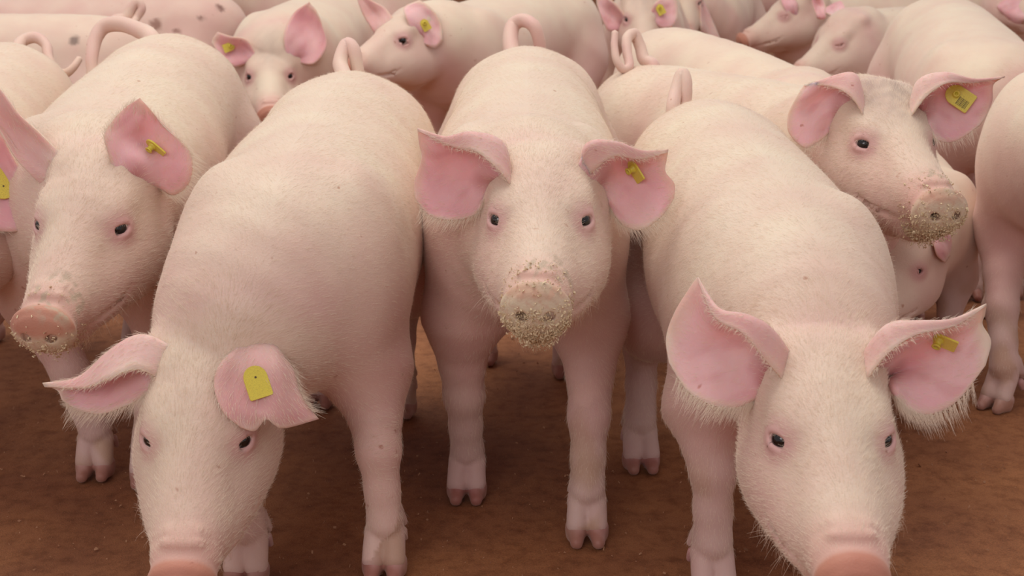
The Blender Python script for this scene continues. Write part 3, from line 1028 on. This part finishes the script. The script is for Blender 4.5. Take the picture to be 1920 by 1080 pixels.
ear(r, [[(1080, 350, -.01), (1112, 322, -.035), (1150, 293, -.042), (1198, 299, -.02), (1252, 286, 0)],
        [(1085, 318, -.0), (1104, 272, -.025), (1156, 269, -.03), (1205, 283, -.015), (1253, 281, 0)],
        [(1105, 335, .006), (1136, 300, .015), (1175, 298, .012), (1215, 303, .008), (1250, 300, 0)],
        [(1125, 348, .012), (1155, 335, .026), (1190, 335, .02), (1222, 333, .01), (1248, 322, .0)],
        [(1138, 368, .01), (1160, 388, .014), (1196, 392, .01), (1236, 380, .002), (1265, 345, .002)],
        [(1142, 385, 0), (1166, 421, 0), (1203, 431, -.004), (1242, 405, -.004), (1264, 372, 0)]], 1.90, hair=5000, fringe=500)
ear_tag(r, 1190, 320, 1.885, 50, (-1.5, -.9), label='small yellow ear tag seen nearly edge on')
tail(r, [(962, 112, 2.83), (957, 75, 2.86), (962, 48, 2.88), (982, 38, 2.87), (1003, 52, 2.85), (1012, 88, 2.86), (1008, 112, 2.88)], (.019, .016, .014, .011))

# ---- front left pig, nose to the floor
r = pig('pig', 'large pig in the left foreground lowering its snout, flat yellow tag on a folded ear',
        (-.285, 2.36), (-.300, 1.83), .622, .575, (-.385, 1.590, .272), (-88, 27, -2),
        [(-.177, 1.765), (-.365, 1.745), (-.205, 2.40), (-.36, 2.45)], g=1.06, hair=75000, disc=.88, seed=2)
ear(r, [[(296, 708, -.028), (255, 692, -.035), (212, 706, -.035), (160, 727, -.02), (84, 726, -.0)],
        [(318, 650, -.02), (262, 633, -.008), (205, 662, -.008), (145, 708, -.004), (80, 719, 0)],
        [(300, 668, .02), (255, 662, .02), (208, 684, .018), (150, 716, .012), (85, 722, .002)],
        [(285, 712, .025), (250, 718, .028), (205, 735, .022), (150, 744, .012), (108, 733, .004)],
        [(275, 740, .015), (245, 757, .015), (190, 776, .010), (145, 769, .006), (116, 750, .002)]], 1.70, hair=5000, fringe=700)
ear(r, [[(440, 655, .0), (412, 682, -.004), (401, 722, -.012), (418, 772, -.022), (452, 802, -.03)],
        [(462, 642, -.012), (448, 682, -.028), (443, 727, -.036), (455, 774, -.04), (478, 808, -.044)],
        [(488, 640, -.012), (485, 682, -.034), (485, 730, -.042), (492, 770, -.046), (500, 787, -.046)],
        [(512, 647, .0), (520, 687, -.024), (525, 732, -.032), (530, 778, -.036), (530, 803, -.034)],
        [(532, 668, .012), (552, 697, -.002), (560, 730, -.010), (576, 760, -.012), (598, 786, -.008)]], 1.72, inner='far', hair=3000, fringe=300)
ear_tag(r, 481, 714, 1.664, 76, (.15, .15), size=.036, stud=False, label='flat yellow ear tag with a small rivet')
tail(r, [(648, 150, 2.50), (638, 118, 2.53), (650, 84, 2.55), (664, 96, 2.54), (672, 140, 2.54)], (.016, .014, .013, .012))

# ---- front right pig, head low towards the camera
r = pig('pig', 'pig in the right foreground with its head low and both ears spread wide',
        (.330, 2.21), (.356, 1.76), .595, .545, (.347, 1.412, .341), (-92.9, 12, 1),
        [(.44, 1.80), (.270, 1.70), (.42, 2.30), (.213, 2.146)], g=.97, hair=75000, disc=.80, seed=3)
ear(r, [[(1468, 712, -.01), (1434, 674, -.035), (1392, 625, -.042), (1340, 596, -.015), (1308, 524, .03)],
        [(1478, 662, 0), (1440, 617, -.025), (1395, 592, -.03), (1345, 577, -.01), (1307, 521, .03)],
        [(1460, 690, .01), (1422, 642, .014), (1380, 624, .016), (1332, 608, .02), (1290, 545, .03)],
        [(1440, 710, .018), (1404, 680, .03), (1355, 664, .03), (1302, 645, .03), (1265, 585, .03)],
        [(1425, 728, .01), (1390, 722, .02), (1345, 715, .02), (1287, 697, .02), (1249, 632, .03)],
        [(1418, 748, .0), (1382, 764, 0), (1340, 762, 0), (1290, 735, .01), (1254, 680, .02)]], 1.60, hair=3500, fringe=900)
ear(r, [[(1624, 712, -.01), (1664, 664, -.035), (1716, 629, -.042), (1790, 612, -.015), (1848, 574, .02)],
        [(1622, 662, 0), (1665, 614, -.025), (1720, 605, -.03), (1790, 598, -.01), (1849, 571, .02)],
        [(1642, 690, .01), (1690, 650, .014), (1735, 638, .016), (1795, 622, .012), (1846, 590, .02)],
        [(1664, 706, .018), (1700, 690, .03), (1745, 680, .026), (1800, 658, .02), (1842, 608, .02)],
        [(1680, 726, .01), (1705, 732, .018), (1750, 728, .014), (1803, 706, .012), (1858, 640, .016)],
        [(1684, 748, .0), (1705, 769, 0), (1746, 777, 0), (1797, 750, .004), (1848, 685, .01)]], 1.60, hair=3500, fringe=1100)
ear_tag(r, 1766, 640, 1.59, 20, (-.5, -1.6), label='yellow ear tag seen from its edge')
tail(r, [(1262, 200, 2.40), (1268, 170, 2.42), (1279, 138, 2.43), (1287, 160, 2.42), (1284, 200, 2.42)], (.013, .012, .011, .011))

# ---- left pig looking down to the left
r = pig('pig', 'pig at left turned down to the left, yellow tag in its upright ear',
        (-.680, 2.72), (-.655, 2.13), .655, .595, (-.598, 1.885, .470), (-95, 18, -2),
        [(-.585, 2.085), (-.681, 2.115), (-.56, 2.70), (-.78, 2.75)], g=1.03, hair=65000, snout='half', crumbs=500, seed=4)
ear(r, [[(212, 318, -.0), (196, 262, -.02), (204, 236, -.02), (231, 205, -.01), (262, 183, 0)],
        [(230, 325, .01), (226, 285, .006), (236, 253, .0), (250, 222, 0), (265, 187, 0)],
        [(255, 332, .02), (262, 300, .03), (272, 265, .024), (276, 230, .012), (272, 194, 0)],
        [(280, 342, .015), (300, 326, .022), (316, 288, .018), (304, 240, .01), (282, 205, 0)],
        [(300, 352, 0), (328, 366, 0), (357, 338, 0), (356, 285, .004), (306, 236, .004)]], 2.05, hair=5000, fringe=500)
ear(r, [[(112, 285, 0), (70, 245, -.01), (35, 213, -.01), (0, 166, 0), (-45, 130, .01)],
        [(102, 300, .01), (60, 265, .014), (25, 232, .012), (-10, 185, .01), (-48, 135, .01)],
        [(90, 325, .01), (45, 292, .016), (14, 256, .014), (-20, 207, .01), (-50, 140, .01)],
        [(80, 350, 0), (32, 300, 0), (2, 250, 0), (-30, 205, .0), (-52, 145, .01)]], 2.02, inner='far', hair=1500)
ear_tag(r, 290, 276, 2.03, 42, (-1.8, -1.8), label='yellow ear tag standing edge on from its stud')
tail(r, [(285, 72, 2.80), (258, 55, 2.84), (225, 45, 2.87), (195, 50, 2.88), (178, 75, 2.87), (172, 115, 2.85), (177, 160, 2.84)], (.018, .017, .016, .014, .011))

# ---- right pig looking to the right, chewing
r = pig('pig', 'pig behind the right foreground pig, head raised to the right with meal round its mouth',
        (.325, 2.90), (.565, 2.45), .575, .580, (.603, 2.169, .538), (-80, 7, 0),
        [(.60, 2.55), (.46, 2.50), (.45, 2.92), (.24, 2.86)], g=.98, hair=50000, snout='meal', crumbs=2400, grey=.9, seed=5)
ear(r, [[(1620, 218, -.01), (1600, 186, -.03), (1570, 166, -.032), (1535, 160, -.012), (1508, 161, 0)],
        [(1618, 190, 0), (1603, 143, -.02), (1565, 144, -.02), (1530, 154, -.01), (1507, 160, 0)],
        [(1595, 198, .01), (1575, 170, .01), (1545, 175, .006), (1515, 180, .0), (1494, 180, 0)],
        [(1575, 210, .018), (1555, 205, .024), (1530, 207, .018), (1502, 210, .01), (1478, 212, .004)],
        [(1560, 232, .01), (1546, 238, .014), (1525, 245, .01), (1500, 248, .006), (1477, 243, .004)],
        [(1556, 247, 0), (1541, 262, 0), (1525, 272, 0), (1509, 278, 0), (1488, 263, .004)]], 2.32, hair=1800, fringe=200)
ear(r, [[(1706, 222, -.01), (1736, 182, -.03), (1776, 156, -.04), (1825, 156, -.015), (1882, 146, 0)],
        [(1708, 196, 0), (1725, 152, -.02), (1775, 138, -.03), (1830, 149, -.015), (1883, 144, 0)],
        [(1730, 200, .01), (1750, 166, .014), (1785, 158, .012), (1825, 163, .008), (1863, 158, 0)],
        [(1738, 212, .015), (1755, 200, .028), (1785, 200, .022), (1822, 200, .012), (1861, 188, .004)],
        [(1742, 232, .01), (1758, 236, .018), (1785, 238, .014), (1815, 234, .01), (1850, 216, .004)],
        [(1746, 246, 0), (1757, 262, 0), (1782, 267, 0), (1812, 253, 0), (1838, 234, .004)]], 2.24, hair=1800, fringe=200)
ear_tag(r, 1797, 181, 2.235, 32, (.1, .2), size=.040, printed=True, label='yellow ear tag with a bar code and a round stud')
tail(r, [(1225, 122, 2.98), (1208, 112, 2.99), (1200, 88, 3.0), (1190, 64, 3.0), (1176, 72, 2.98), (1176, 98, 2.96), (1180, 124, 2.94), (1168, 130, 2.93), (1156, 112, 2.93), (1152, 85, 2.94), (1153, 60, 2.95)], (.014, .013, .011, .009, .007))

# ---- pig cut by the left edge
r = pig('pig', 'pig cut off by the left edge, yellow tag in its pink ear, curly tail',
        (-1.035, 2.80), (-.982, 2.26), .63, .585, (-.845, 1.975, .46), (-96, 12, 0),
        [(-.95, 2.20), (-1.08, 2.22), (-.95, 2.80), (-1.12, 2.85)], hair=30000, seed=6)
ear(r, [[(-60, 330, 0), (-35, 270, -.01), (-5, 245, -.01), (22, 290, 0), (52, 345, 0)],
        [(-55, 350, .01), (-30, 320, .015), (0, 310, .012), (30, 330, .006), (60, 368, 0)],
        [(-50, 380, .01), (-30, 380, .016), (0, 380, .012), (30, 385, .006), (67, 395, 0)],
        [(-45, 410, 0), (-25, 425, 0), (0, 433, 0), (30, 434, 0), (60, 425, 0)]], 2.03, hair=900)
ear_tag(r, 10, 343, 2.015, -60, (0, .3), size=.048, stud=False, label='broad yellow ear tag at the left picture edge')
tail(r, [(30, 100, 2.96), (40, 78, 3.0), (66, 70, 3.01), (86, 84, 3.0), (92, 112, 2.98), (104, 132, 2.97), (122, 138, 2.95), (138, 126, 2.95), (149, 110, 2.96)], (.014, .013, .011, .010, .007))
plain_ears(r, (-.845, 1.975, .46), (-96, 12, 0), sides=(-1,))

# ---- long pig behind the raised head
r = pig('pig', 'pig with a long cream back standing behind the pig that looks right, head hidden',
        (.41, 3.41), (.615, 3.00), .610, .555, (.60, 2.76, .47), (-92, 10, 0),
        [(.66, 2.92), (.52, 2.90), (.50, 3.4), (.30, 3.35)], g=.90, h=.011, detail=1, hair=15000, seed=7)
plain_ears(r, (.60, 2.76, .47), (-92, 10, 0), sides=(1, -1), droop=True)

# ---- pig at the right edge
r = pig('pig', 'tall pig cut off by the right edge, one muddy front leg in view',
        (1.38, 2.86), (1.005, 2.50), .655, .615, (1.08, 2.22, .50), (-50, 5, 0),
        [(1.12, 2.40), (.904, 2.425), (1.30, 3.05), (1.10, 3.02)], g=1.0, h=.009, detail=1, hair=22000, seed=8)
plain_ears(r, (1.08, 2.22, .50), (-50, 5, 0), sides=(1, -1))

# ---- pig behind it
r = pig('pig', 'big pig in the right background with a broad cream rump',
        (1.18, 3.83), (1.11, 3.26), .66, .60, (1.25, 3.12, .42), (-50, 20, 0),
        [(1.19, 3.20), (1.085, 3.175), (1.30, 3.8), (1.10, 3.85)], g=1.08, h=.011, detail=1, hair=12000, seed=9)
plain_ears(r, (1.25, 3.12, .42), (-50, 20, 0), sides=(1, -1), droop=True)

# ---- small pig low in the shade
r = pig('pig', 'small pig in the shade below the pig that looks right',
        (.84, 3.00), (.815, 2.66), .43, .40, (.695, 2.425, .268), (-125, 16, 0),
        [(.85, 2.60), (.77, 2.58), (.90, 2.98), (.80, 3.03)], g=.90, s=.72, h=.009, detail=2, seed=10)
plain_ears(r, (.695, 2.425, .268), (-125, 16, 0), s=.72, sides=(1, -1), droop=True)

# ---- background
r = pig('pig', 'pig in the left background facing the camera with one pointed ear raised high',
        (-.60, 4.60), (-.68, 4.17), .63, .60, (-.695, 3.997, .425), (-80, 15, 0),
        [(-.60, 4.12), (-.77, 4.10), (-.5, 4.6), (-.7, 4.65)], g=1.08, h=.012, detail=2, grey=.5, seed=11)
ear(r, [[(480, 100, 0), (462, 74, -.02), (432, 68, -.02), (408, 60, 0)], [(470, 110, .02), (450, 98, .03), (425, 90, .02), (400, 70, 0)],
        [(460, 120, 0), (435, 125, 0), (415, 106, 0), (396, 80, 0)]], 4.05, fine=5)
ear(r, [[(535, 102, 0), (532, 62, -.02), (550, 25, -.01), (580, 3, 0)], [(545, 108, .02), (558, 80, .03), (572, 42, .02), (583, 8, 0)],
        [(560, 112, .02), (585, 98, .03), (598, 60, .02), (592, 18, 0)], [(562, 118, 0), (590, 119, 0), (613, 85, 0), (602, 38, 0)]], 4.05, fine=5)
ear_tag(r, 430, 88, 4.03, 160, (.1, .1), size=.03, label='tiny yellow ear tag')

r = pig('pig', 'pig in the centre background seen from the side, head turned to the left',
        (.115, 4.60), (-.16, 4.18), .645, .615, (-.340, 3.96, .532), (-132, 6, 0),
        [(-.06, 4.08), (-.25, 4.22), (.21, 4.53), (.03, 4.70)], g=1.08, h=.012, detail=2, grey=.2, seed=12)
ear(r, [[(770, 58, 0), (760, 30, -.02), (758, 13, -.01), (786, 0, 0)], [(785, 64, .02), (782, 42, .03), (792, 20, .02), (808, 14, 0)],
        [(795, 72, .02), (800, 64, .03), (814, 52, .01), (826, 40, 0)], [(792, 80, 0), (803, 86, 0), (816, 90, 0), (830, 76, 0)]], 3.96, fine=5)
ear(r, [[(700, 60, 0), (685, 36, 0), (675, 15, 0), (668, -6, 0)], [(715, 50, .01), (705, 28, .02), (690, 12, .01), (672, -8, 0)],
        [(738, 35, 0), (722, 15, 0), (705, 5, 0), (678, -8, 0)]], 4.0, inner='far', fine=5)
ear_tag(r, 797, 46, 3.95, 60, (.1, .1), size=.03, label='tiny yellow ear tag')

r = pig('pig', 'pig standing side on at the upper left with a round grey mark on its flank',
        (-1.24, 3.98), (-1.78, 3.92), .600, .600, (-2.05, 3.86, .46), (180, 10, 0),
        [(-1.75, 3.84), (-1.78, 4.02), (-1.22, 3.86), (-1.26, 4.06)], g=1.0, h=.012, detail=1, seed=13, back_cream=.8,
        spots=[(140, 76, 3.80, .017, (.22, .17, .14)), (163, 19, 3.93, .012, (.35, .25, .2))])
tail(r, [(215, 40, 3.98), (236, 34, 3.98), (246, 16, 3.98), (258, 4, 3.98), (266, 16, 3.98), (256, 34, 3.98), (248, 44, 3.96)], (.02, .017, .014, .012, .010))
plain_ears(r, (-2.05, 3.86, .46), (180, 10, 0), sides=(1, -1))

r = pig('pig', 'pinkish dotted pig behind the one with the grey flank mark',
        (-1.16, 4.86), (-1.72, 4.78), .62, .60, (-1.98, 4.7, .46), (180, 10, 0),
        [(-1.68, 4.70), (-1.7, 4.86), (-1.12, 4.76), (-1.18, 4.94)], g=1.05, h=.013, detail=0, seed=14, back_cream=.35,
        spots=[(293, 45, 4.72, .022, (.3, .16, .12)), (413, 15, 4.80, .016, (.2, .1, .08)), (378, 32, 4.74, .010, (.2, .1, .08)), (330, 58, 4.72, .012, (.3, .16, .12))])
plain_ears(r, (-1.98, 4.7, .46), (180, 10, 0), sides=(1, -1))

r = pig('pig', 'pig in the far background just right of centre, facing the camera between two spread ears',
        (.54, 5.66), (.48, 5.16), .60, .57, (.462, 4.96, .508), (-92, 22, 0),
        [(.57, 5.10), (.40, 5.12), (.63, 5.6), (.45, 5.65)], g=1.0, h=.013, detail=1, seed=15, grey=.5)
ear(r, [[(1172, 30, 0), (1152, 5, -.02), (1135, -8, 0), (1118, -14, 0)], [(1166, 45, .02), (1148, 30, .03), (1132, 15, .01), (1118, -4, 0)],
        [(1160, 58, 0), (1142, 58, 0), (1130, 40, 0), (1119, 8, 0)]], 5.0, fine=5)
ear(r, [[(1220, 22, 0), (1228, 5, -.02), (1243, -6, 0), (1262, -12, 0)], [(1226, 36, .02), (1238, 26, .03), (1254, 16, .01), (1270, 4, 0)],
        [(1230, 46, 0), (1244, 54, 0), (1260, 52, 0), (1271, 34, 0)]], 5.0, fine=5)
ear_tag(r, 1238, 17, 4.58, 60, (.1, .1), size=.034, label='tiny yellow ear tag')

r = pig('pig', 'pig in the right background in profile, snout pointing left, eyes closed',
        (1.48, 5.05), (1.22, 4.98), .545, .535, (1.115, 4.88, .435), (-158, 20, 0),
        [(1.2, 4.86), (1.22, 5.08), (1.5, 4.95), (1.5, 5.15)], g=1.05, h=.012, detail=2, seed=16, closed=True)
ear(r, [[(1530, 28, 0), (1524, 12, 0), (1520, -4, 0), (1516, -14, 0)], [(1540, 30, -.01), (1535, 10, .015), (1530, -4, 0), (1520, -15, 0)],
        [(1548, 28, 0), (1548, 12, 0), (1542, -4, 0), (1524, -15, 0)]], 4.86, fine=5)
plain_ears(r, (1.115, 4.88, .435), (-158, 20, 0), sides=(-1,))

r = pig('pig', 'pig behind it with only its sleeping face showing, snout pointing left',
        (1.52, 5.80), (1.20, 5.74), .56, .545, (1.065, 5.60, .475), (-165, 16, 0),
        [(1.2, 5.6), (1.2, 5.85), (1.5, 5.7), (1.5, 5.9)], h=.013, detail=2, seed=17, closed=True)
ear(r, [[(1478, 30, 0), (1468, 12, 0), (1462, -4, 0), (1456, -14, 0)], [(1490, 30, -.01), (1482, 10, .015), (1474, -4, 0), (1460, -15, 0)],
        [(1496, 26, 0), (1496, 8, 0), (1486, -6, 0), (1464, -15, 0)]], 5.6, fine=5)

r = pig('pig', 'far pig with a pale hanging ear, between the centre background pig and the sleeping faces',
        (.98, 6.45), (.84, 6.03), .60, .56, (.712, 5.80, .51), (-95, 25, 0),
        [(.93, 5.92), (.79, 5.92), (1.03, 6.4), (.9, 6.4)], h=.014, detail=1, seed=18)
ear(r, [[(1312, 4, 0), (1313, 28, -.01), (1313, 52, -.01), (1316, 80, 0)], [(1318, 4, -.01), (1322, 30, -.02), (1328, 54, -.02), (1334, 84, -.01)],
        [(1322, 4, 0), (1332, 28, 0), (1343, 54, 0), (1354, 80, 0)]], 5.78, inner='far', fine=5)
plain_ears(r, (.712, 5.80, .51), (-95, 25, 0), sides=(-1,))

r = pig('pig', 'far pig at the top right corner with a raised pink ear',
        (1.96, 6.02), (1.92, 5.46), .66, .61, (1.87, 5.20, .585), (-80, 10, 0),
        [(2.0, 5.4), (1.84, 5.4), (2.04, 5.98), (1.86, 5.98)], g=1.1, h=.014, detail=1, seed=19)
ear(r, [[(1880, 25, 0), (1868, 12, 0), (1880, 0, 0), (1905, -14, 0)], [(1895, 40, .02), (1890, 25, .03), (1900, 8, .02), (1912, -12, 0)],
        [(1915, 48, 0), (1925, 35, 0), (1930, 15, 0), (1925, -10, 0)]], 5.2, fine=5)
plain_ears(r, (1.87, 5.20, .585), (-80, 10, 0), sides=(1,))

r = pig('pig', 'far pig seen from the side behind the pig with the raised pointed ear',
        (-.55, 5.95), (-1.02, 6.05), .64, .62, (-1.30, 6.0, .52), (175, 10, 0),
        [(-1.0, 5.95), (-1.0, 6.15), (-.5, 5.9), (-.5, 6.1)], g=1.0, h=.014, detail=0, seed=20)
plain_ears(r, (-1.30, 6.0, .52), (175, 10, 0), sides=(1, -1))

r = pig('pig', 'far pig cut by the top edge right of the sleeping faces',
        (1.60, 6.95), (1.10, 7.05), .66, .62, (.85, 6.98, .55), (175, 10, 0),
        [(1.1, 6.95), (1.1, 7.15), (1.6, 6.85), (1.6, 7.05)], g=1.0, h=.014, detail=0, seed=21)
plain_ears(r, (.85, 6.98, .55), (175, 10, 0), sides=(1, -1))
print('script time', round(time.time() - T0, 1))
